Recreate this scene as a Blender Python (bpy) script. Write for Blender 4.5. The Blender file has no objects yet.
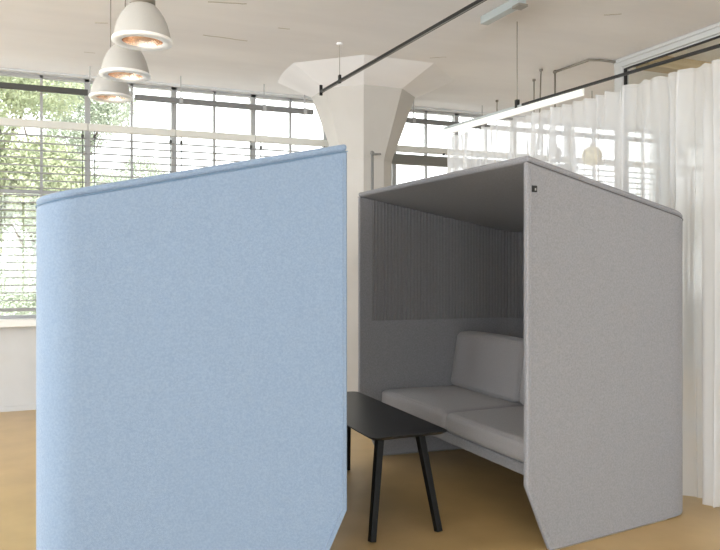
import bpy, bmesh, math, random
from mathutils import Vector, Matrix, noise
R = math.radians
random.seed(7)
C = bpy.context.scene.collection

# ------------------------------------------------------------------ helpers
def link(name, bm, m, parent=None, smooth=False, bevel=0, seg=3, sharp=40):
    me = bpy.data.meshes.new(name)
    bm.normal_update()
    bm.to_mesh(me); bm.free()
    me.materials.append(m)
    o = bpy.data.objects.new(name, me); C.objects.link(o)
    if parent: o.parent = parent
    if smooth or bevel:
        for p in me.polygons: p.use_smooth = True
    if bevel:
        b = o.modifiers.new('bevel', 'BEVEL'); b.width = bevel; b.segments = seg
        b.limit_method = 'ANGLE'; b.angle_limit = R(sharp)
        w = o.modifiers.new('wn', 'WEIGHTED_NORMAL'); w.keep_sharp = True
    return o
def tag(o, label, cat, group=None):
    o['label'] = label; o['category'] = cat
    if group: o['group'] = group
    return o
def thing(name, label, cat, loc=(0,0,0), rz=0, group=None):
    o = bpy.data.objects.new(name, None); C.objects.link(o)
    o.location = loc; o.rotation_euler = (0,0,rz); o.empty_display_size = .1
    return tag(o, label, cat, group)
def struct(o):
    o['kind'] = 'structure'; return o
def box(bm, x0, x1, y0, y1, z0, z1):
    vs = [bm.verts.new(p) for p in ((x0,y0,z0),(x1,y0,z0),(x1,y1,z0),(x0,y1,z0),(x0,y0,z1),(x1,y0,z1),(x1,y1,z1),(x0,y1,z1))]
    for f in ((3,2,1,0),(4,5,6,7),(0,1,5,4),(1,2,6,5),(2,3,7,6),(3,0,4,7)): bm.faces.new([vs[i] for i in f])
    return bm
def boxb(*a): return box(bmesh.new(), *a)
def tube(bm, a, b, r, n=12, r2=None, cap=True):
    a, b = Vector(a), Vector(b); d = (b-a).normalized()
    s = d.orthogonal().normalized(); t = d.cross(s)
    r2 = r if r2 is None else r2
    A = [bm.verts.new(a + r*(math.cos(q)*s + math.sin(q)*t)) for q in [2*math.pi*i/n for i in range(n)]]
    B = [bm.verts.new(b + r2*(math.cos(q)*s + math.sin(q)*t)) for q in [2*math.pi*i/n for i in range(n)]]
    for i in range(n): bm.faces.new((A[i],A[(i+1)%n],B[(i+1)%n],B[i]))
    if cap: bm.faces.new(A[::-1]); bm.faces.new(B)
    return bm
def bar(bm, a, b, w, h, w2=None, h2=None, up=None):
    """rectangular bar from a to b"""
    a, b = Vector(a), Vector(b); d = (b-a).normalized()
    up = Vector(up or (0,0,1)); s = d.cross(up)
    if s.length < 1e-4: s = Vector((1,0,0))
    s.normalize(); t = s.cross(d).normalized()
    w2 = w2 or w; h2 = h2 or h
    q = ((-1,-1),(1,-1),(1,1),(-1,1))
    A = [bm.verts.new(a + s*w/2*i + t*h/2*j) for i,j in q]
    B = [bm.verts.new(b + s*w2/2*i + t*h2/2*j) for i,j in q]
    for i in range(4): bm.faces.new((A[i],A[(i+1)%4],B[(i+1)%4],B[i]))
    bm.faces.new(A[::-1]); bm.faces.new(B)
    bmesh.ops.recalc_face_normals(bm, faces=bm.faces)
    return bm
def lathe(bm, prof, n=40, c=(0,0), a0=0):
    rings = []
    for r, z in prof:
        rings.append([bm.verts.new((c[0]+r*math.cos(a0+2*math.pi*i/n), c[1]+r*math.sin(a0+2*math.pi*i/n), z)) for i in range(n)])
    for A, B in zip(rings, rings[1:]):
        for i in range(n): bm.faces.new((A[i],A[(i+1)%n],B[(i+1)%n],B[i]))
    return bm, rings
def prism(poly, z0, z1, bm=None):
    bm = bm or bmesh.new()
    A = [bm.verts.new((x,y,z0)) for x,y in poly]; B = [bm.verts.new((x,y,z1)) for x,y in poly]
    n = len(poly)
    for i in range(n): bm.faces.new((A[i],A[(i+1)%n],B[(i+1)%n],B[i]))
    bm.faces.new(A[::-1]); bm.faces.new(B)
    bmesh.ops.recalc_face_normals(bm, faces=bm.faces)
    return bm

# ------------------------------------------------------------------ materials
def mat(name, col, rough=.6, metal=0, col2=None, scale=200, bump=0, bscale=None, detail=4, spec=.5, ramp=(.35,.65), sheen=0, stretch=None):
    m = bpy.data.materials.new(name); m.use_nodes = True
    nt = m.node_tree; N = nt.nodes; L = nt.links; b = N['Principled BSDF']
    b.inputs['Base Color'].default_value = (*col,1); b.inputs['Roughness'].default_value = rough
    b.inputs['Metallic'].default_value = metal; b.inputs['Specular IOR Level'].default_value = spec
    if sheen: b.inputs['Sheen Weight'].default_value = sheen; b.inputs['Sheen Roughness'].default_value = .4
    tc = N.new('ShaderNodeTexCoord'); src = tc.outputs['Object']
    if stretch:
        mp = N.new('ShaderNodeMapping'); mp.inputs['Scale'].default_value = stretch; L.new(src, mp.inputs[0]); src = mp.outputs[0]
    nz = N.new('ShaderNodeTexNoise'); nz.inputs['Scale'].default_value = scale; nz.inputs['Detail'].default_value = detail
    L.new(src, nz.inputs['Vector'])
    cr = N.new('ShaderNodeValToRGB'); L.new(nz.outputs['Fac'], cr.inputs[0])
    cr.color_ramp.elements[0].position, cr.color_ramp.elements[1].position = ramp
    c2 = col2 or tuple(min(1, c*1.04) for c in col)
    cr.color_ramp.elements[0].color = (*col,1); cr.color_ramp.elements[1].color = (*c2,1)
    L.new(cr.outputs[0], b.inputs['Base Color'])
    if bump:
        n2 = N.new('ShaderNodeTexNoise'); n2.inputs['Scale'].default_value = bscale or scale; n2.inputs['Detail'].default_value = 3
        L.new(src, n2.inputs['Vector'])
        bp = N.new('ShaderNodeBump'); bp.inputs['Strength'].default_value = bump; bp.inputs['Distance'].default_value = .01
        L.new(n2.outputs['Fac'], bp.inputs['Height']); L.new(bp.outputs[0], b.inputs['Normal'])
    return m
M = {}
M['grey_felt'] = mat('grey_felt', (.226,.225,.238), .95, col2=(.272,.27,.286), scale=110, bump=.25, bscale=300, spec=.1, sheen=.15)
M['grey_shaded'] = mat('grey_liner_shaded', (.205,.20,.21), .95, col2=(.235,.23,.24), scale=110, bump=.15, bscale=300, spec=.1)  # same grey felt, darkened: shade inside the booth put into the colour
M['blue_felt'] = mat('blue_felt', (.195,.262,.365), .95, col2=(.233,.305,.41), scale=110, bump=.25, bscale=300, spec=.1, sheen=.3)
M['cushion'] = mat('cushion_fabric', (.30,.29,.30), .9, col2=(.37,.36,.37), scale=250, bump=.2, bscale=500, spec=.1, sheen=.2)
M['seam'] = mat('dark_piping', (.10,.095,.095), .9)
M['blue_seam'] = mat('blue_seam', (.13,.22,.33), .9)
M['black'] = mat('table_black', (.006,.006,.006), .36, spec=.35)
M['leg'] = mat('leg_black', (.004,.004,.004), .55, spec=.2)
M['tag'] = mat('tag_black', (.008,.008,.008), .5)
M['tag_white'] = mat('tag_white', (.3,.3,.3), .6)
M['steel'] = mat('steel', (.6,.6,.6), .3, metal=1)
M['floor'] = mat('floor_linoleum', (.425,.285,.125), .28, col2=(.505,.345,.155), scale=3.5, detail=9, bump=.02, bscale=40, spec=.4, ramp=(.3,.7))
M['ceiling'] = mat('ceiling_paint', (.70,.685,.69), .85, col2=(.79,.775,.775), scale=1.2, detail=8, bump=.3, bscale=7, spec=.2, ramp=(.3,.7), stretch=(.5,1.6,1))
M['wall'] = mat('wall_paint', (.55,.56,.575), .8, col2=(.59,.60,.615), scale=3, bump=.05, bscale=30, spec=.2)
M['column'] = mat('column_paint', (.46,.435,.405), .8, col2=(.50,.475,.445), scale=2, bump=.08, bscale=12, spec=.2)
M['white'] = mat('white_paint', (.80,.80,.78), .5)
M['frame'] = mat('window_frame', (.34,.34,.34), .5)
M['frame_dark'] = mat('window_frame_dark', (.20,.20,.195), .5)
M['headrail'] = mat('headrail', (.62,.61,.57), .5)
M['slat'] = mat('slat', (.27,.27,.27), .5)
M['slat_stack'] = mat('slat_stack', (.22,.21,.185), .5)
M['cord'] = mat('cord', (.06,.06,.055), .6)
M['rail'] = mat('rail_dark', (.05,.05,.045), .5)
M['rail_glare'] = mat('rail_glare', (.16,.16,.16), .5)  # dark rail lightened: window glare painted into its colour
M['track'] = mat('track_black', (.015,.014,.013), .5, spec=.3)
M['track_lip'] = mat('track_lip', (.20,.19,.175), .35, metal=.3)
M['lamp'] = mat('lamp_shade', (.43,.42,.40), .45)
M['lamp_rim'] = mat('lamp_rim', (.86,.85,.82), .4)
M['lamp_cap'] = mat('lamp_cap', (.22,.20,.17), .5, metal=.4)
M['copper'] = mat('copper', (.80,.62,.50), .25, metal=1)
M['wood'] = mat('wood_beam', (.45,.34,.21), .6, col2=(.38,.28,.16), scale=6, stretch=(.3,4,4))
M['globe'] = mat('globe_yellow', (.85,.70,.25), .5)
M['dome'] = mat('dome_grey', (.25,.25,.25), .5)
M['part'] = mat('partition_paint', (.46,.46,.45), .45)
M['batten'] = mat('batten', (.34,.37,.37), .5)
M['leaf'] = mat('leaf', (.27,.31,.18), .6, col2=(.44,.47,.29), scale=1.6, spec=.3)
M['leaf2'] = mat('leaf_bluish', (.27,.31,.23), .6, col2=(.42,.46,.35), scale=1.6, spec=.3)
M['bark'] = mat('bark', (.08,.06,.045), .9)
M['lawn'] = mat('paving_outside', (.30,.28,.25), .9, col2=(.36,.34,.30), scale=.6)
M['crack'] = mat('ceiling_stain', (.40,.36,.30), .9)
M['wallbrown'] = mat('brown_cabinet', (.30,.24,.19), .7)

def glass_mat():
    m = bpy.data.materials.new('window_glass'); m.use_nodes = True
    nt = m.node_tree; nt.nodes.clear(); N = nt.nodes; L = nt.links
    t = N.new('ShaderNodeBsdfTransparent'); t.inputs[0].default_value = (.96,.98,.97,1)
    g = N.new('ShaderNodeBsdfGlossy'); g.inputs['Roughness'].default_value = .02
    mx = N.new('ShaderNodeMixShader'); mx.inputs[0].default_value = .05
    o = N.new('ShaderNodeOutputMaterial')
    L.new(t.outputs[0], mx.inputs[1]); L.new(g.outputs[0], mx.inputs[2]); L.new(mx.outputs[0], o.inputs[0])
    return m
M['glass'] = glass_mat()
def sheer_mat(name, fac, col=(.86,.855,.84)):
    m = bpy.data.materials.new(name); m.use_nodes = True
    nt = m.node_tree; nt.nodes.clear(); N = nt.nodes; L = nt.links
    t = N.new('ShaderNodeBsdfTransparent')
    d = N.new('ShaderNodeBsdfDiffuse'); d.inputs[0].default_value = (*col,1)
    tr = N.new('ShaderNodeBsdfTranslucent'); tr.inputs[0].default_value = (*col,1)
    m1 = N.new('ShaderNodeMixShader'); m1.inputs[0].default_value = .58
    L.new(d.outputs[0], m1.inputs[1]); L.new(tr.outputs[0], m1.inputs[2])
    mx = N.new('ShaderNodeMixShader')
    tc = N.new('ShaderNodeTexCoord'); nz = N.new('ShaderNodeTexNoise'); nz.inputs['Scale'].default_value = 700
    L.new(tc.outputs['Object'], nz.inputs['Vector'])
    mr = N.new('ShaderNodeMapRange'); mr.inputs['To Min'].default_value = fac-.06; mr.inputs['To Max'].default_value = fac+.06
    L.new(nz.outputs['Fac'], mr.inputs['Value']); L.new(mr.outputs[0], mx.inputs[0])
    o = N.new('ShaderNodeOutputMaterial')
    L.new(t.outputs[0], mx.inputs[1]); L.new(m1.outputs[0], mx.inputs[2]); L.new(mx.outputs[0], o.inputs[0])
    return m
M['sheer'] = sheer_mat('sheer_voile', .73, (.86,.865,.88))
M['sheer_band'] = sheer_mat('sheer_heading', .70, (.86,.865,.87))

# ------------------------------------------------------------------ camera (eye 1.5 m, level, 36 mm lens)
TH = R(22.6); SN, CS = math.sin(TH), math.cos(TH); F = 725.0; HY = 264.0; EYE = 1.5
cam = bpy.data.cameras.new('camera'); co = bpy.data.objects.new('camera', cam); C.objects.link(co)
co.location = (0,0,EYE); co.rotation_euler = (R(90),0,-TH)
cam.sensor_width = 36; cam.lens = 36*F/720; cam.shift_y = -(275-HY)/720; cam.clip_end = 200
bpy.context.scene.camera = co
def room(X, Z): return (SN*Z + CS*X, CS*Z - SN*X)       # survey from the camera station -> room axes

# ------------------------------------------------------------------ room shell
CEIL = 3.557; WY = 8.186; HEAD = 3.475; SILL = .95
XL, XR, YB = -6.0, 14.5, -5.0
struct(link('floor', boxb(XL-.3, XR+.3, YB-.3, WY+.3, -.12, 0), M['floor']))
# ceiling with the soft cove that drops to the window head
prof = [(YB-.3, CEIL), (7.35, CEIL)]
for i in range(1, 9):
    a = i/8; prof.append((7.35 + .836*a, CEIL - .062*(a**2)))
bm = bmesh.new(); lo = []; hi = []
for y, z in prof:
    lo.append((bm.verts.new((XL-.3,y,z)), bm.verts.new((XR+.3,y,z))))
    hi.append((bm.verts.new((XL-.3,y,CEIL+.25)), bm.verts.new((XR+.3,y,CEIL+.25))))
for i in range(len(prof)-1):
    bm.faces.new((lo[i][0],lo[i+1][0],lo[i+1][1],lo[i][1])); bm.faces.new((hi[i][0],hi[i][1],hi[i+1][1],hi[i+1][0]))
    for s in (0,1): bm.faces.new((lo[i][s],hi[i][s],hi[i+1][s],lo[i+1][s]))
bm.faces.new((lo[0][0],lo[0][1],hi[0][1],hi[0][0])); bm.faces.new((lo[-1][0],hi[-1][0],hi[-1][1],lo[-1][1]))
bmesh.ops.recalc_face_normals(bm, faces=bm.faces)
ceil = struct(link('ceiling', bm, M['ceiling']))
# bays between the columns on the window wall
COLX = [-7.7+5.42, 3.163, 3.163+5.45]      # about -2.28, 3.16, 8.61
BAYS = [(COLX[0]+.38, 3.02, 2.10), (3.50, 8.28, 4.82), (8.95, 13.9, 10.2)]
bm = boxb(XL, XR, WY, WY+.28, 0, SILL-.05)
box(bm, XL, XR, WY, WY+.28, HEAD, CEIL+.2)
xs = [XL] + [v for b in BAYS for v in b[:2]] + [XR]
LEFTBAY = (XL+.4, COLX[0]-.38)
for a, b in ((XL, LEFTBAY[0]), (LEFTBAY[1], BAYS[0][0]), (BAYS[0][1], BAYS[1][0]), (BAYS[1][1], BAYS[2][0]), (BAYS[2][1], XR)):
    box(bm, a, b, WY, WY+.28, SILL-.05, HEAD)
struct(link('wall_front', bm, M['wall']))
bm = boxb(XL, XR, WY-.13, WY, SILL-.085, SILL-.01)
struct(link('trim_1', bm, M['white'], bevel=.008))
# side and rear walls with their own window bands
def banded(name, horiz, p0, p1, a, b, wins, z0=SILL, z1=HEAD):
    bm = bmesh.new()
    def bb(s, e, lo_, hi_):
        if horiz: box(bm, s, e, p0, p1, lo_, hi_)
        else: box(bm, p0, p1, s, e, lo_, hi_)
    bb(a, b, 0, z0); bb(a, b, z1, CEIL+.1)
    cur = a
    for s, e in wins:
        bb(cur, s, z0, z1); cur = e
    bb(cur, b, z0, z1)
    return struct(link(name, bm, M['wall']))
banded('wall_back', True, YB-.28, YB, XL, XR, [(-5.4,-.4),(.1,5.0),(5.5,10.5)], .6)
banded('wall_left', False, XL-.28, XL, YB, WY+.28, [(-4.4,-.4),(.1,3.8),(4.3,7.6)], .6)
struct(link('wall_right', boxb(XR, XR+.28, YB, WY+.28, 0, CEIL+.1), M['wall']))
struct(link('baseboard_front', boxb(XL, XR, WY-.012, WY, 0, .05), M['wall']))

WN = [0]
def window(x0, x1, thick, y=WY+.09, axis='x', z0=SILL-.05, z1=HEAD, pitch=.4525):
    """steel window band: frame, alternating thick and thin mullions, transoms, one pane mesh"""
    WN[0] += 1
    bm = bmesh.new(); w = .03
    box(bm, x0, x1, y, y+.07, z1-.03, z1); box(bm, x0, x1, y, y+.07, z0, z0+.07)
    box(bm, x0, x0+.05, y, y+.07, z0, z1); box(bm, x1-.05, x1, y, y+.07, z0, z1)
    box(bm, x0, x1, y+.005, y+.055, 2.235, 2.27); box(bm, x0, x1, y+.005, y+.055, 2.93, 2.96)
    k = math.ceil((x0-thick)/pitch)
    while thick + k*pitch < x1-.05:
        x = thick + k*pitch; t = (.028 if k % 2 == 0 else .013)
        if x > x0+.06: box(bm, x-t, x+t, y, y+(.08 if k%2==0 else .05), z0, z1)
        k += 1
    if axis == 'y':
        bmesh.ops.transform(bm, matrix=Matrix(((0,1,0,0),(1,0,0,0),(0,0,1,0),(0,0,0,1))), verts=bm.verts)
        bmesh.ops.reverse_faces(bm, faces=bm.faces)
    fr = struct(link('window_%d' % WN[0], bm, M['frame']))
    p = boxb(x0+.02, x1-.02, y+.030, y+.034, z0+.03, z1-.02)
    if axis == 'y':
        bmesh.ops.transform(p, matrix=Matrix(((0,1,0,0),(1,0,0,0),(0,0,1,0),(0,0,0,1))), verts=p.verts)
        bmesh.ops.reverse_faces(p, faces=p.faces)
    struct(link('pane', p, M['glass'], fr))
    # daylight portal in the opening
    L = bpy.data.lights.new('window_portal', 'AREA'); L.shape = 'RECTANGLE'; L.size = x1-x0; L.size_y = z1-z0
    L.cycles.is_portal = True
    lo_ = bpy.data.objects.new('window_portal', L); C.objects.link(lo_)
    mid = (x0+x1)/2; zz = (z0+z1)/2
    if axis == 'x':
        out = y > 0
        lo_.location = (mid, y+(.16 if out else -.1), zz)
        lo_.rotation_euler = (R(-90) if out else R(90), 0, 0)
    else:
        lo_.location = (y-.1, mid, zz); lo_.rotation_euler = (R(90), 0, R(-90))
    return fr
for a, b, t in BAYS: window(a, b, t)
window(LEFTBAY[0], LEFTBAY[1], -3.4)
for s, e in [(-5.4,-.4),(.1,5.0),(5.5,10.5)]: window(s, e, s+.9, y=YB-.2, z0=.6)
for s, e in [(-4.4,-.4),(.1,3.8),(4.3,7.6)]: window(s, e, s+.9, y=XL-.2, axis='y', z0=.6)

# ------------------------------------------------------------------ mushroom columns
def column(cx, cy, label):
    t = thing('concrete_column', label, 'column', (cx, cy, 0), 0, 'mushroom columns along the window wall')
    a0 = R(22.5)
    def octo(profile, name):
        bm, rings = lathe(bmesh.new(), profile, 8, a0=a0)
        bm.faces.new(rings[0][::-1]); bm.faces.new(rings[-1])
        # stop at the window wall face
        lim = WY - cy - .004
        for v in bm.verts:
            if v.co.y > lim: v.co.y = lim
        bmesh.ops.recalc_face_normals(bm, faces=bm.faces)
        return link(name, bm, M['column'], t)
    octo([(.317,0),(.317,2.64)], 'shaft')
    octo([(.317,2.64),(.335,2.70),(.58,3.372)], 'capital')
    octo([(.58,3.372),(1.06,3.575)], 'drop_panel').data.materials[0] = M['ceiling']
    return t
column(COLX[1], 7.50, 'cream octagonal mushroom column between the blue and the grey booth')
column(COLX[2], 7.50, 'octagonal mushroom column seen faintly behind the right end of the sheer curtain')

# thin conduit standing off the column
bm = bmesh.new()
px = room(.127, 7.55)
tube(bm, (px[0],px[1],0), (px[0],px[1],2.66), .016, 10)
tube(bm, (px[0],px[1],2.64), (px[0]+.12,px[1]+.06,2.66), .012, 8)
bmesh.ops.create_uvsphere(bm, u_segments=10, v_segments=8, radius=.024, matrix=Matrix.Translation((px[0],px[1],2.655)))
tag(link('conduit_pipe', bm, M['frame_dark'], smooth=True), 'thin grey upright pipe with a short arm beside the column, above the grey booth roof', 'pipe')

# ------------------------------------------------------------------ window blinds
def blind(x0, x1, label, lowered, group, y=WY+.03):
    t = thing('venetian_blind', label, 'blind', ((x0+x1)/2, y, 2.95), 0, group)
    h = (x1-x0)/2
    link('headrail', boxb(-h, h, -.045, .02, -.04, .035), M['headrail'], t, bevel=.004, seg=2)
    bm = bmesh.new()
    if lowered:
        z = -.12
        while z > -1.86:
            box(bm, -h+.01, h-.01, -.026, .022, z-.0048, z+.0048); z -= .0775
        link('slats', bm, M['slat'], t)
        link('bottom_rail', boxb(-h+.01, h-.01, -.025, .02, -1.935, -1.90), M['slat'], t)
        for sx in (-h+.06, h-.05):
            bm = bmesh.new(); tube(bm, (sx,-.03,-.03), (sx,-.03,-1.93), .0045, 6)
            box(bm, sx-.014, sx+.014, -.042, -.024, -.115, -.085)
            link('ladder_cord', bm, M['cord'], t)
    else:
        for i in range(13):
            z = -.075 - i*.0085
            box(bm, -h+.01, h-.01, -.032+.002*(i%3), .03, z-.0025, z+.0025)
        box(bm, -h+.01, h-.01, -.022, .022, -.185, -.072)
        link('slats', bm, M['slat_stack'], t)
        link('bottom_rail', boxb(-h+.01, h-.01, -.03, .025, -.20, -.183), M['slat_stack'], t)
        for sx in (-h+.25, h-.25):
            link('ladder_cord', boxb(sx-.012, sx+.012, -.05, -.03, -.06, -.03), M['cord'], t)
    return t
edges = [-1.88,-1.52,-.613,.292,1.197,2.10,3.0]
desc = {-1.52: None}
lab = ['lowered venetian blind at the far left end of the bay, outside the left of the picture',
       'lowered venetian blind in the window just left of the picture edge',
       'lowered venetian blind at the left edge of the picture, green trees behind',
       'lowered venetian blind directly beneath the pendant lamps',
       'lowered venetian blind right of the pendant lamps over the blue booth',
       'lowered venetian blind nearest the left side of the mushroom column']
for i in range(2, 6):
    blind(edges[i]+.004, edges[i+1]-.004, lab[i], True, 'lowered venetian blinds in the left window bay')
e2 = [3.52,4.82,5.725,6.63]
lab2 = ['raised venetian blind, slats stacked, right next to the mushroom column',
        'raised venetian blind seen through the left part of the sheer curtain',
        'raised venetian blind behind the yellow globe lamp and sheer curtain']
for i in range(3): blind(e2[i]+.004, e2[i+1]-.004, lab2[i], False, 'raised venetian blinds right of the column')
e3 = [6.63,7.53,8.27]
lab3 = ['lowered venetian blind behind the curtain, further from the second column', 'lowered venetian blind behind the curtain just left of the second column']
for i in range(2): blind(e3[i]+.004, e3[i+1]-.004, lab3[i], True, 'lowered venetian blinds seen through the curtain')
blind(8.97, 10.1, 'lowered venetian blind at the right edge of the picture through the curtain', True, 'lowered venetian blinds seen through the curtain')

# horizontal rails hung in front of the window heads
def rail(x0, x1, y, z, m, label, drops, hm='frame'):
    t = thing('suspended_rail', label, 'rail', (x0, y, z), 0)
    link('bar', boxb(0, x1-x0, -.025, .025, -.028, .028), m, t, bevel=.006, seg=2)
    for d in drops:
        bm = bmesh.new(); tube(bm, (d-x0,0,.0), (d-x0,0,CEIL-z-.02), .006, 8); box(bm, d-x0-.02, d-x0+.02, -.028,.028,-.032,.034)
        link('hanger', bm, M[hm], t)
rail(-1.8, .45, 7.93, 3.255, M['rail'], 'near-black bar hung before the window at the left of the picture', (.30,-1.2))
rail(.74, 2.72, 7.95, 3.255, M['rail_glare'], 'dark bar, greyed with painted glare, hung across the windows left of the mushroom column', (1.22,2.14,2.62))
rail(3.62, 7.9, 7.95, 3.255, M['rail_glare'], 'dark bar, greyed with painted glare, hung across the windows right of the mushroom column', (4.02,5.0,6.4))

# ------------------------------------------------------------------ booths
FW, DEP, HF, SLOPE, TAP, TH_ = 2.130, 1.345, 2.058, .200, math.tan(R(6.3)), .036
CORN = .20
CAN = .036
def plan(inset=0, x0=0, step=6):
    """half open outline from near front (y<0) round the back to the far front; local +x runs to the back"""
    hw = FW/2 - inset/math.cos(R(6.3)); D = DEP - inset; r = max(CORN-inset, .03)
    def side(x): return hw - TAP*x
    pts = []
    ang = math.pi/2 - R(6.3)          # turn at each corner
    cut = r*math.tan((math.pi/2 + R(6.3))/2 * 1.0)
    # corner: between side direction and back direction
    sd = Vector((1, TAP, 0)).normalized(); corner = Vector((D, -side(D), 0))
    turn = math.acos(max(-1,min(1, sd.dot(Vector((0,1,0))))))
    cut = r*math.tan(turn/2)
    s = corner - sd*cut; e = corner + Vector((0,1,0))*cut
    nrm = Vector((-sd.y, sd.x, 0)); cen = s + nrm*r
    a0 = math.atan2((s-cen).y, (s-cen).x); a1 = math.atan2((e-cen).y, (e-cen).x)
    if a1 < a0: a1 += 2*math.pi
    arc = [(cen.x + r*math.cos(a0+(a1-a0)*i/10), cen.y + r*math.sin(a0+(a1-a0)*i/10)) for i in range(11)]
    return side, s.x, arc, D
CH_X, CH_Z = .165, .365
def stations(inset):
    side, sx, arc, D = plan(inset)
    xs_ = [0, CH_X*.33, CH_X*.66, CH_X] + [CH_X + (sx-CH_X)*i/8 for i in range(1, 8)]
    near = [(x, -side(x)) for x in xs_] + arc
    n = 12; y1 = arc[-1][1]
    mid = [(D, y1 + (-2*y1)*i/n) for i in range(1, n)]
    far = [(x, -y) for x, y in near[::-1]]
    return near + mid + far
def ztop(x): return HF - CAN - SLOPE*x
def zbot(x): return max(.004, CH_Z*(1 - x/CH_X)) if x < CH_X else .004
def cush(c8, m, parent, name, crown=.012, r=.032, n=25):
    """rounded cushion from 8 corners (bottom 4, top 4), gently crowned faces"""
    bm = bmesh.new(); bmesh.ops.create_cube(bm, size=2)
    bmesh.ops.subdivide_edges(bm, edges=bm.edges, cuts=n, use_grid_fill=True)
    c = [Vector(p) for p in c8]
    dims = [(c[1]-c[0]).length/2, (c[3]-c[0]).length/2, (c[4]-c[0]).length/2]
    rr = min(r, dims[2]*.95)
    for v in bm.verts:
        raw = [math.sin(math.pi/2*k_) for k_ in v.co]
        u, w, s = v.co = Vector([math.copysign(1, k_) if abs(k_) > .9999 else k_ for k_ in raw])
        fu, fw, fs = (1-u*u), (1-w*w), (1-s*s)
        k = 1e-4
        if abs(abs(s)-1) < k: s *= 1 + crown*14*fu**.6*fw**.6 * .5
        elif abs(abs(w)-1) < k: w *= 1 + crown*2*fu**.5*fs**.5
        elif abs(abs(u)-1) < k: u *= 1 + crown*2*fw**.5*fs**.5
        p = [k_*d_ for k_, d_ in zip((u,w,s), dims)]
        q = [max(-(d_-rr), min(d_-rr, k_)) for k_, d_ in zip(p, dims)]
        dv = Vector([a_-b_ for a_, b_ in zip(p, q)])
        if dv.length > 1e-6:
            m_ = dv.normalized()*rr*max(1, max(abs(k_) for k_ in dv)/rr)
            u, w, s = [(q[i]+m_[i])/dims[i] for i in range(3)]
        a, b, d = (u+1)/2, (w+1)/2, (s+1)/2
        lo_ = c[0]*(1-a)*(1-b)+c[1]*a*(1-b)+c[2]*a*b+c[3]*(1-a)*b
        hi_ = c[4]*(1-a)*(1-b)+c[5]*a*(1-b)+c[6]*a*b+c[7]*(1-a)*b
        v.co = lo_*(1-d)+hi_*d
    o = link(name, bm, m, parent, smooth=True)
    return o
def booth(loc, rz, label, felt, seam, hem):
    t = thing('acoustic_booth', label, 'booth', loc, rz)
    # shell : side walls and rounded back in one folded panel
    O = stations(0); I = stations(TH_); bm = bmesh.new(); rows = []
    for (ox,oy),(ix,iy) in zip(O, I):
        rows.append([bm.verts.new((ox,oy,zbot(ox))), bm.verts.new((ox,oy,ztop(ox))), bm.verts.new((ix,iy,ztop(ix))), bm.verts.new((ix,iy,zbot(ix)))])
    for a, b in zip(rows, rows[1:]):
        for k in range(4): bm.faces.new((a[k],b[k],b[(k+1)%4],a[(k+1)%4]))
    bm.faces.new(rows[0][::-1]); bm.faces.new(rows[-1])
    bmesh.ops.recalc_face_normals(bm, faces=bm.faces)
    link('shell', bm, felt, t, bevel=.010, seg=3, sharp=50)
    # sloping canopy with a rounded front edge
    def canopy(ins, z0, z1, m, name, bev, xf):
        P = [p for p in stations(ins)]
        P = [(x if x > 1e-6 else xf, y) for x, y in P]
        P = [p for i, p in enumerate(P) if i == 0 or (Vector(p)-Vector(P[i-1])).length > .004]
        bm = bmesh.new()
        A = [bm.verts.new((x,y,HF-SLOPE*x+z0)) for x,y in P]; B = [bm.verts.new((x,y,HF-SLOPE*x+z1)) for x,y in P]
        n = len(P)
        for i in range(n): bm.faces.new((A[i],A[(i+1)%n],B[(i+1)%n],B[i]))
        bm.faces.new(A[::-1]); bm.faces.new(B); bmesh.ops.recalc_face_normals(bm, faces=bm.faces)
        return link(name, bm, m, t, bevel=bev, seg=4, sharp=50)
    canopy(0, -CAN, 0, felt, 'canopy', .017, 0)
    # piping in the joint under the canopy and hem stitched round the panel front
    bm = bmesh.new(); S = stations(-.0015)
    for a, b in zip(S, S[1:]):
        if (Vector(a)-Vector(b)).length > .003:
            tube(bm, (a[0],a[1],HF-SLOPE*a[0]-CAN-.001), (b[0],b[1],HF-SLOPE*b[0]-CAN-.001), .0024, 6)
    link('piping', bm, seam, t)
    # stitched lines just behind the front edges of both side walls
    for s in (-1, 1):
        bm = bmesh.new(); e = []
        side = plan(-.0006)[0]
        for x, z in ((.024, HF-CAN-.03),(.024,CH_Z+.01),(CH_X+.016,.03)):
            e.append((x, s*side(x), z - (SLOPE*x if z > 1 else 0)))
        for a, b in zip(e, e[1:]): tube(bm, a, b, .0022, 6)
        link('stitching', bm, hem, t)
        # steel glide under each wall
        hw = plan(TH_/2)[0]
        bm = bmesh.new(); bar(bm, (CH_X+.03, s*hw(CH_X+.03), .003), (DEP-.25, s*hw(DEP-.25), .003), .02, .006)
        link('glide', bm, M['steel'], t)
    # ribbed acoustic liner (fine vertical ribs) on the inside above seat height
    side, sx, arc, D = plan(TH_ + .001)
    pth = [(.10, -side(.10))] + arc + [(x,-y) for x,y in arc[::-1]] + [(.10, side(.10))]
    pts = []; 
    for a, b in zip(pth, pth[1:]):
        a, b = Vector(a), Vector(b); L = (b-a).length; k = max(1, round(L/.0052))
        for i in range(k): pts.append((a + (b-a)*i/k))
    pts.append(Vector(pth[-1])); bm = bmesh.new(); prev = None; s_acc = 0
    liner = felt if felt is M['blue_felt'] else M['grey_shaded']
    for i, p in enumerate(pts):
        q = pts[min(i+1, len(pts)-1)] - pts[max(i-1, 0)]; q.normalize(); nn = Vector((-q.y, q.x))
        if i: s_acc += (p-pts[i-1]).length
        d = .0015 + .0085*(1 if math.sin(s_acc*2*math.pi/.0275) > .1 else 0)
        pp = p + nn*d
        cur = (bm.verts.new((pp.x,pp.y,1.06)), bm.verts.new((pp.x,pp.y,ztop(pp.x)-.004)))
        if prev: bm.faces.new((prev[0],prev[1],cur[1],cur[0]))
        prev = cur
    link('ribbed_liner', bm, liner, t)
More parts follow.
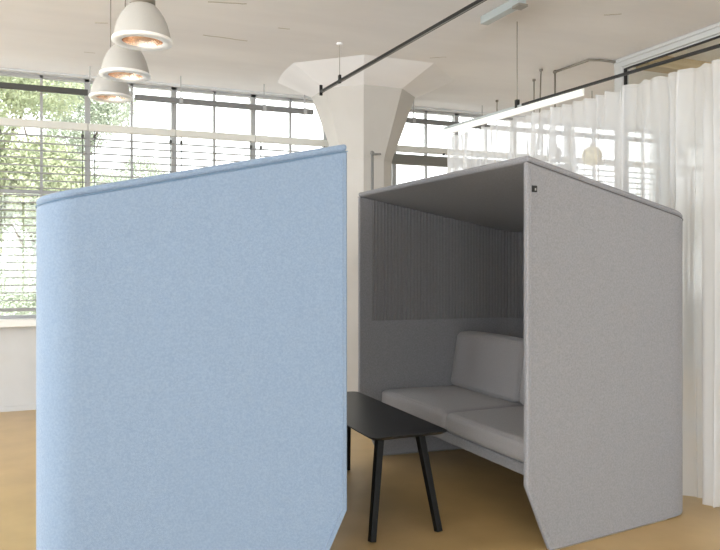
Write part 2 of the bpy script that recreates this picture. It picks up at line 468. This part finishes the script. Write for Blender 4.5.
    # bench
    hw = plan(TH_+.006)[0]; xf, xb, xm = .175, DEP-TH_-.012, DEP-CORN-.03
    cm = M['cushion'] if felt is M['grey_felt'] else M['blue_felt']
    bm = prism([(xf,-hw(xf)),(xm,-hw(xm)),(xb,-hw(xb)+.2),(xb,hw(xb)-.2),(xm,hw(xm)),(xf,hw(xf))], .330, .395)
    link('seat_base', bm, felt, t, bevel=.012, seg=3)
    for s in (-1, 1):
        a = [(xf-.012, s*hw(xf-.012)*.997), (.86, s*hw(.86)*.997), (.86, .030+s*.003), (xf-.012, .030+s*.003)]
        if s > 0: a = [a[3], a[2], a[1], a[0]]
        cush([(x,y,.397) for x,y in a] + [(x,y,.528) for x,y in a], cm, t, 'seat_cushion', r=.04)
        # back cushion leans on the rear wall
        yo = lambda x: s*hw(x)*.992; yi = .030+s*.003
        lo0, lo1, h0, h1 = .735, .880, .790, .93
        z0, z1, z2, z3 = .536, .550, .955, .962
        yd = s*(hw(h1)*.988)
        c = [(lo0,yo(lo0),z0),(lo1,yo(lo1),z1),(lo1,yi,z1),(lo0,yi,z0),(h0,yd,z2),(h1,yd,z3),(h1,yi,z3),(h0,yi,z2)]
        if s < 0: pass
        else: c = [c[3],c[2],c[1],c[0],c[7],c[6],c[5],c[4]]
        cush(c, cm, t, 'back_cushion', crown=.010, r=.04)
    bm = prism([(.92,-hw(.92)),(xm,-hw(xm)),(xb,-hw(xb)+.2),(xb,hw(xb)-.2),(xm,hw(xm)),(.92,hw(.92))], .397, .54)
    link('rear_support', bm, felt, t)
    return t
g = booth((2.1755, 4.142, 0), R(1.45), 'large grey felt booth with sloping roof, open front showing a cushioned bench', M['grey_felt'], M['seam'], M['grey_felt'])
# small woven tag on the near side wall
s_ = plan(0)[0]
tg = bpy.data.objects.new('label_tag', None)
bm = boxb(.030, .062, -s_(.06)-.006, -s_(.06)+.003, 1.868, 1.901)
bmesh.ops.rotate(bm, cent=(.06,-s_(.06),1.88), matrix=Matrix.Rotation(R(6.3),3,'Z'), verts=bm.verts)
tgo = link('label_tag', bm, M['tag'], g); tgo['label'] = 'small black square tag'
bm = boxb(.046, .055, -s_(.06)-.0068, -s_(.06)-.0055, 1.876, 1.888)
bmesh.ops.rotate(bm, cent=(.06,-s_(.06),1.88), matrix=Matrix.Rotation(R(6.3),3,'Z'), verts=bm.verts)
link('tag_mark', bm, M['tag_white'], tgo)
# blue booth faces the grey one
BY = R(180-3.3)
near = Vector((1.234, 3.113, 0))
off = Matrix.Rotation(BY, 3, 'Z') @ Vector((0, FW/2, 0))
bl = booth(tuple(near - off), BY, 'large light blue felt booth in the left foreground, seen from its closed side', M['blue_felt'], M['blue_seam'], M['blue_felt'])

# ------------------------------------------------------------------ table
tx0, tx1, ty0, ty1, tz = 1.548, 2.025, 3.555, 4.935, .566
t = thing('low_table', 'black low table with thin rounded top and splayed legs between the two booths', 'table', ((tx0+tx1)/2, (ty0+ty1)/2, 0))
hx, hy = (tx1-tx0)/2, (ty1-ty0)/2
def rrect(hx, hy, r, n=8):
    P = []
    for cx, cy, a in ((hx-r,hy-r,0),(-hx+r,hy-r,90),(-hx+r,-hy+r,180),(hx-r,-hy+r,270)):
        for i in range(n+1): P.append((cx+r*math.cos(R(a+90*i/n)), cy+r*math.sin(R(a+90*i/n))))
    return P
bm = bmesh.new(); T = rrect(hx,hy,.045); B = rrect(hx-.022,hy-.022,.035)
A0 = [bm.verts.new((x,y,tz)) for x,y in T]; A1 = [bm.verts.new((x,y,tz-.006)) for x,y in T]; A2 = [bm.verts.new((x,y,tz-.020)) for x,y in B]
n = len(T)
for U, V in ((A1,A0),(A2,A1)):
    for i in range(n): bm.faces.new((U[i],U[(i+1)%n],V[(i+1)%n],V[i]))
bm.faces.new(A0); bm.faces.new(A2[::-1])
link('table_top', bm, M['black'], t, bevel=.0015, seg=2, sharp=30)
bm = bmesh.new()
for s in (-1,1): box(bm, s*.12-.015, s*.12+.015, -hy+.14, hy-.14, tz-.038, tz-.0195)
for s in (-1,1): box(bm, -.135, .135, s*(hy-.155)-.015, s*(hy-.155)+.015, tz-.038, tz-.0195)
link('under_frame', bm, M['black'], t)
for sx in (-1,1):
    for sy in (-1,1):
        bm = bmesh.new()
        bar(bm, (sx*.125-(.015 if sy > 0 else 0), sy*(hy-.15), tz-.03), (sx*.203-(.045 if sy > 0 else .025), sy*(hy-.022), .004), .050, .040, .044, .034, up=(sx,0,0))
        link('leg', bm, M['leg'], t, bevel=.004, seg=2)
        
# ------------------------------------------------------------------ pendants
def pendant(x, y, z, label):
    t = thing('pendant_lamp', label, 'lamp', (x,y,z), 0, 'row of bell pendant lamps')
    k = .138
    P = [(k,0),(k*.985,.010),(k*.94,.045),(k*.86,.085),(k*.75,.120),(k*.60,.152),(k*.46,.172),(k*.40,.178)]
    Q = [(k*.36,.170),(k*.55,.146),(k*.70,.115),(k*.80,.083),(k*.87,.045),(k*.90,.012)]
    bm, rg = lathe(bmesh.new(), P+Q); link('lamp_shade', bm, M['lamp'], t, smooth=True)
    bm, rg = lathe(bmesh.new(), [(k*.70,.004),(k*.72,-.004),(k*1.03,-.004),(k*1.045,.002),(k*1.03,.012),(k*.99,.014),(k*.9,.012),(k*.70,.004)])
    bmesh.ops.recalc_face_normals(bm, faces=bm.faces)
    link('rim', bm, M['lamp_rim'], t, smooth=True)
    bm, rg = lathe(bmesh.new(), [(k*.72,.002),(k*.66,.05),(k*.52,.10),(k*.30,.135),(k*.02,.15)])
    link('reflector', bm, M['copper'], t, smooth=True)
    bm, rg = lathe(bmesh.new(), [(.001,.168),(k*.44,.170),(k*.44,.20),(k*.40,.215),(k*.36,.225),(.012,.228),(.001,.228)])
    link('cap', bm, M['lamp_cap'], t, smooth=True)
    bm = bmesh.new(); tube(bm, (0,0,.22), (0,0,CEIL-z-.02), .0035, 8); link('cord', bm, M['lamp_cap'], t)
    bm = bmesh.new(); tube(bm, (0,0,CEIL-z-.028), (0,0,CEIL-z), .05, 20); link('ceiling_rose', bm, M['lamp_rim'], t)
    bm = bmesh.new(); bmesh.ops.create_uvsphere(bm, u_segments=16, v_segments=10, radius=.028, matrix=Matrix.Translation((0,0,.085)))
    link('bulb', bm, BULB, t, smooth=True)
BULB = bpy.data.materials.new('bulb'); BULB.use_nodes = True
b = BULB.node_tree.nodes['Principled BSDF']; b.inputs['Emission Color'].default_value = (1,.83,.62,1); b.inputs['Emission Strength'].default_value = 2.5
pendant(.377, 3.65, 2.577, 'nearest and largest of the three off-white bell pendants, top of the picture')
pendant(.358, 4.39, 2.587, 'middle off-white bell pendant, between the larger and the smaller one')
pendant(.336, 5.31, 2.652, 'farthest and lowest-looking off-white bell pendant, in front of the window')

# ------------------------------------------------------------------ ceiling track and batten
def P3(px, py, z):                    # point at height z on the sight line
    Z = (EYE-z)*F/(py-HY); X = (px-360)/F*Z
    x, y = room(X, Z); return Vector((x, y, z))
zt = 3.21
a = P3(321, 91, zt); b = P3(480, 0, zt); d = (b-a).normalized(); b = a + d*5.2
t = thing('ceiling_track', 'long black suspended ceiling track ending in front of the mushroom column', 'track', tuple(a))
e = b - a
bm = bmesh.new(); bar(bm, (0,0,0), e, .022, .010); s = Vector((-d.y,d.x,0))
bar(bm, s*.010+Vector((0,0,-.010)), e+s*.010+Vector((0,0,-.010)), .004, .020); bar(bm, -s*.010+Vector((0,0,-.010)), e-s*.010+Vector((0,0,-.010)), .004, .020)
link('channel', bm, M['track'], t)
bm = bmesh.new(); bar(bm, (0,0,-.012), e+Vector((0,0,-.012)), .018, .012); link('inner_strip', bm, M['track_lip'], t)
bm = bmesh.new(); bar(bm, (0,0,-.045), (0,0,.06), .03, .018); link('end_plate', bm, M['track'], t, bevel=.004)
for k in (.46, 4.6):
    p = d*k
    bm = bmesh.new(); tube(bm, p+Vector((0,0,.03)), p+Vector((0,0,CEIL-zt-.01)), .0028, 8); link('hanger', bm, M['lamp_cap'], t)
    bm = bmesh.new(); tube(bm, p+Vector((0,0,CEIL-zt-.02)), p+Vector((0,0,CEIL-zt+.002)), .03, 14); link('ceiling_plate', bm, M['ceiling'], t)
    bm = bmesh.new(); bar(bm, p+Vector((0,0,-.028)), p+Vector((0,0,.05)), .022, .040); link('clip', bm, M['track'], t, bevel=.004)
a = P3(484, 22.5, CEIL-.045); b = P3(522, 2, CEIL-.045); d = (b-a).normalized()
bm = bmesh.new(); ln = (b-a).length
bar(bm, a+Vector((0,0,.012)), a+d*ln+Vector((0,0,.012)), .075, .065)
t = thing('ceiling_batten', 'pale grey ceiling-mounted batten at the top right of centre', 'batten', tuple(a))
for v in bm.verts: v.co -= a
link('housing', bm, M['batten'], t, bevel=.005)
bm = bmesh.new(); bar(bm, d*(ln-.07)+Vector((0,0,-.026)), d*(ln+.02)+Vector((0,0,-.026)), .085, .022); link('end_box', bm, M['lamp_cap'], t, bevel=.003)

# ------------------------------------------------------------------ sheer curtains and their track
CT = 2.83
A = Vector(room(.84,7.1)); B = Vector(room(2.19,4.45)); cd = (B-A).normalized(); cn = Vector((-cd.y, cd.x))
LEN = (B-A).length
def cp(s, off=0, z=0): q = A + cd*s + cn*off; return Vector((q.x,q.y,z))
def curtain(s0, s1, label, seed, top, amp, off=0.0):
    rnd = random.Random(seed)
    ph = [rnd.uniform(0,6.28) for _ in range(8)]
    zs = [.025,.2,.5,.9,1.3,1.7,2.1,2.4,2.55,top-.12,top-.07,top-.03]
    org = cp((s0+s1)/2)
    t = thing('sheer_curtain', label, 'curtain', (org.x,org.y,0), 0, 'sheer curtains on the suspended track')
    tops = []; bm = bmesh.new(); cols = []; n = int((s1-s0)/.008)
    warp = lambda s, z: s + .035*noise.noise(Vector((s*1.2, z*.6, seed)))
    for i in range(n+1):
        s = s0 + (s1-s0)*i/n; c = []
        for z in zs:
            k = z/top; w = warp(s, z)
            am = amp*(.55+.45*noise.noise(Vector((w*2.1, seed, 0)))+.25*(1-k))
            o = am*math.sin(w*2*math.pi/.24 + 2.2*noise.noise(Vector((w*1.7,3,seed)))+ph[0])
            o += .35*amp*math.sin(w*2*math.pi/.09 + ph[1] + 3*noise.noise(Vector((w*3,z*.5,seed))))
            hd = max(0, (z-2.35)/(top-2.35)) if z > 2.35 else 0
            o *= (1-.6*hd)
            o += .024*math.sin(s*2*math.pi/.115+ph[2])*hd
            lat = .018*math.sin(w*2*math.pi/.085*1.0 + ph[4])*(1-hd)*min(1, (s-s0)/.1, (s1-s)/.1)
            q = cp(s + lat, o+off, z + (0.012*math.sin(s*9+ph[5]) if z < .1 else 0)); c.append(bm.verts.new(q-Vector((org.x,org.y,0))))
        cols.append(c); tops.append(c[-1].co.copy())
    for a, b in zip(cols, cols[1:]):
        for k in range(len(zs)-1): bm.faces.new((a[k],b[k],b[k+1],a[k+1]))
    link('cloth', bm, M['sheer'], t, smooth=True)
    bm = bmesh.new(); prev = None
    for i, p in enumerate(tops):
        s = s0 + (s1-s0)*i/n
        dr = .014*abs(math.sin(s*2*math.pi/.23+ph[2]))
        cur = [bm.verts.new(p), bm.verts.new(p+Vector((0,0,.03-dr)))]
        if prev: bm.faces.new((prev[0],cur[0],cur[1],prev[1]))
        prev = cur
    link('heading', bm, M['sheer_band'], t, smooth=True)
s615 = LEN*.726
curtain(0, s615+.05, 'sheer white curtain behind the grey booth, farther panel beginning near the column', 3, CT-.085, .065)
curtain(s615+.056, LEN+1.25, 'sheer white curtain at the right edge of the picture, nearer panel reaching the floor', 11, CT-.075, .075)
t = thing('curtain_track', 'thin black curtain track running above the sheer curtain on the right', 'track', tuple(cp(1.35,0,CT+.01)))
o0 = cp(1.35,0,CT+.01)
sA = 1.15; 
bm = bmesh.new(); bar(bm, cp(sA,0,CT+.005)-o0, cp(LEN+1.3,0,CT+.005)-o0, .022, .018); link('rail', bm, M['track'], t)
bm = bmesh.new(); bar(bm, cp(-.02,0,CT)-o0, cp(sA,0,CT)-o0, .02, .02); link('end_rail', bm, M['batten'], t)['label'] = 'white end section of the track'
link('fascia', bar(bmesh.new(), cp(-.04,0,CT-.038)-o0, cp(1.85,0,CT-.038)-o0, .018, .055), M['lamp_rim'], t)['label'] = 'white fascia strip along the far half'
for k in (1.08,):
    bm = bmesh.new(); tube(bm, cp(k,0,CT)-o0, cp(k,0,CEIL-.005)-o0, .004, 8); link('hanger', bm, M['lamp_cap'], t)
    bm = bmesh.new(); bar(bm, cp(k,0,CT-.01)-o0, cp(k,0,CT+.06)-o0, .03, .03); link('clip', bm, M['track'], t)
# conduit on the ceiling and thin rods beyond the curtain
bm = bmesh.new()
pts = [P3(555,72,CEIL-.02), P3(589,60,CEIL-.02), P3(600,60,CEIL-.02), P3(616,62,CEIL-.02)]
for a, b in zip(pts, pts[1:]): tube(bm, a, b, .013, 10)
q = pts[0]; tube(bm, q, q-Vector((0,0,.9)), .010, 10)
bmesh.ops.create_uvsphere(bm, u_segments=10, v_segments=8, radius=.022, matrix=Matrix.Translation(q))
tag(link('ceiling_conduit', bm, M['lamp_cap'], smooth=True), 'thin metal conduit bending along the ceiling beside the white glazed partition', 'conduit')
for px_, py_, l_, dx, lb in ((541,70,.85,-.03,'slanting suspension rod above the curtain track, next to the conduit'), (534,80,.8,0,'short upright suspension rod left of the slanting one'), (497,101,.5,0,'short suspension rod above the left part of the curtain')):
    q = P3(px_,py_,CEIL-.01) if py_ < 90 else P3(497,101,3.535)
    bm = bmesh.new(); tube(bm, q, q+Vector((dx,0,-l_)), .007, 8)
    bmesh.ops.create_uvsphere(bm, u_segments=10, v_segments=8, radius=.02, matrix=Matrix.Translation(q))
    tag(link('ceiling_hanger', bm, M['lamp_cap'], smooth=True), lb, 'rod')

# globe and dome lamps seen through the curtain
def hang(px_, py_, Z, r, m, name, label, squash=1):
    X = (px_-360)/F*Z; x, y = room(X, Z); z = EYE-(py_-HY)/F*Z
    t = thing(name, label, 'lamp', (x,y,z))
    bm = bmesh.new(); bmesh.ops.create_uvsphere(bm, u_segments=28, v_segments=18, radius=r)
    for v in bm.verts: v.co.z *= squash
    link('globe', bm, m, t, smooth=True)
    bm = bmesh.new(); tube(bm, (0,0,r*squash), (0,0,CEIL-z-.002), .004, 8); link('cord', bm, M['cord'], t)
    bm = bmesh.new(); tube(bm, (0,0,r*squash-.01), (0,0,r*squash+.03), .025, 14); link('cap', bm, M['lamp_cap'], t)
hang(592, 156, 8.6, .115, M['globe'], 'globe_lamp', 'round yellow globe lamp glowing through the sheer curtain')
hang(555, 153, 8.0, .075, M['dome'], 'dome_lamp', 'small dark round lamp seen through the curtain left of the yellow globe', .9)

# ------------------------------------------------------------------ glazed partition on the right
PX = 5.20; PY = 5.75
t = thing('glazed_partition', 'white framed glazed partition under the ceiling behind the curtain at right', 'partition', (PX, PY, 0))
bm = boxb(-.0, .10, -8.5, .04, CEIL-.085, CEIL-.003); box(bm, .03, .07, -8.5, .0, CEIL-.10, CEIL-.08); box(bm, -.02, .12, -8.5, .04, CEIL-.035, CEIL-.003)
link('head_rail', bm, M['part'], t, bevel=.004)
link('post', boxb(0,.10,-.06,.04,0,CEIL-.084), M['part'], t, bevel=.004)
bm = boxb(.03,.055,-.085,-.055,.1,CEIL-.10); box(bm, .03,.055,-8.5,-.085,CEIL-.112,CEIL-.098)
link('gasket', bm, M['track'], t)
link('glass', boxb(.04,.048,-8.5,-.06,.1,CEIL-.10), M['glass'], t)
link('bottom_rail', boxb(0,.10,-8.5,-.06,0,.10), M['part'], t)
bm = boxb(PX+.12, XR-.2, 5.45, 5.62, 3.44, CEIL+.0)
struct(link('trim_2', bm, M['wood']))
# low cupboard against the window wall, hinted at through the curtain
t = thing('low_cupboard', 'brownish low cupboard by the window behind the curtain at the right edge', 'cupboard', (9.6, 7.95, 0))
link('body', boxb(-.55,.45,-.2,.2,.06,.80), M['wallbrown'], t, bevel=.005)
link('plinth', boxb(-.52,.42,-.17,.18,0,.06), M['rail'], t)
link('worktop', boxb(-.57,.47,-.215,.2,.80,.83), M['white'], t, bevel=.004)

# hairline stains and board marks on the ceiling (own shape, real relief)
for i,(a, b, w) in enumerate((((208,2),(247,4),.012),((203,35),(247,41),.010),((95,23),(108,23),.012),((84,52),(95,53),.012),((604,15),(622,14),.012),((278,28),(290,29),.006),((430,58),(446,57),.006))):
    p, q = P3(a[0],a[1],CEIL-.002), P3(b[0],b[1],CEIL-.002)
    bm = bmesh.new(); k = 8; prev = p
    for j in range(1, k+1):
        c = p.lerp(q, j/k) + Vector((random.uniform(-.006,.006), random.uniform(-.006,.006), 0))
        bar(bm, prev, c, w*(1-.5*abs(j/k-.5)), .003); prev = c
    struct(link('trim_%d' % (3+i), bm, M['crack']))

# ------------------------------------------------------------------ outdoors
gr = link('ground_outside', boxb(-60,80,WY+.35,110,-3.6,-3.5), M['lawn']); struct(gr)
def tree(x, y, h, r, m, label, seed, n=2600):
    rnd = random.Random(seed)
    t = thing('leafy_tree', label, 'tree', (x,y,-3.5), 0, 'trees outside the left windows')
    bm = bmesh.new(); tube(bm, (0,0,0), (rnd.uniform(-.2,.2),0,h*.62), .22, 10, .09)
    for k in range(7):
        z0 = h*rnd.uniform(.3,.6); a = rnd.uniform(0,6.28)
        tube(bm, (0,0,z0), (r*.7*math.cos(a), r*.7*math.sin(a), z0+h*.25), .06, 6, .02)
    link('trunk', bm, M['bark'], t)
    cl = [(rnd.gauss(0,r*.42), rnd.gauss(0,r*.42), h*.62+rnd.uniform(-.38,.36)*h, r*rnd.uniform(.25,.5)) for _ in range(26)]
    bm = bmesh.new()
    for i in range(n):
        cx, cy, cz, cr = rnd.choice(cl); v = Vector((rnd.gauss(0,1),rnd.gauss(0,1),rnd.gauss(0,1))).normalized()*cr*rnd.uniform(.6,1)
        c = Vector((cx,cy,cz))+v; s = rnd.uniform(.03,.062)
        u = Vector((rnd.gauss(0,1),rnd.gauss(0,1),rnd.gauss(0,1))).normalized(); w = u.orthogonal().normalized()*.55
        q = [bm.verts.new(c+s*e_) for e_ in (-u, w*1, u, -w)]
        bm.faces.new(q)
    link('foliage', bm, m, t)
tree(-1.7, 14.2, 10, 1.9, M['leaf'], 'pale green tree outside the leftmost window panes', 1, 90000)
tree(-.1, 22.0, 11.4, 2.3, M['leaf2'], 'bluish green tree outside, behind the pendant lamps', 2, 80000)
tree(-7.5, 21.0, 10.5, 2.8, M['leaf'], 'wide green tree farther left outside the window', 3, 30000)

# ------------------------------------------------------------------ light
w = bpy.data.worlds.new('sky'); bpy.context.scene.world = w; w.use_nodes = True
nt = w.node_tree; N = nt.nodes; L = nt.links; bg = N['Background']
bg.inputs['Color'].default_value = (.965,.965,.99,1)
# hazy bright sky: the sun side lies behind and to the left of the camera, the sky ahead is calmer
tc = N.new('ShaderNodeTexCoord'); dp = N.new('ShaderNodeVectorMath'); dp.operation = 'DOT_PRODUCT'
dp.inputs[1].default_value = (-.97,-.25,.10); L.new(tc.outputs['Generated'], dp.inputs[0])
mr = N.new('ShaderNodeMapRange'); mr.interpolation_type = 'SMOOTHSTEP'
mr.inputs['From Min'].default_value = -.22; mr.inputs['From Max'].default_value = .9
mr.inputs['To Min'].default_value = 3.6; mr.inputs['To Max'].default_value = 14.5
L.new(dp.outputs['Value'], mr.inputs['Value']); L.new(mr.outputs[0], bg.inputs['Strength'])
sc = bpy.context.scene
sc.view_settings.view_transform = 'Standard'; sc.view_settings.look = 'None'; sc.view_settings.gamma = 1
sc.view_settings.use_curve_mapping = False
sc.view_settings.exposure = 0.0
sc.cycles.max_bounces = 12; sc.cycles.diffuse_bounces = 8; sc.cycles.transparent_max_bounces = 24
sc.cycles.sample_clamp_indirect = 8
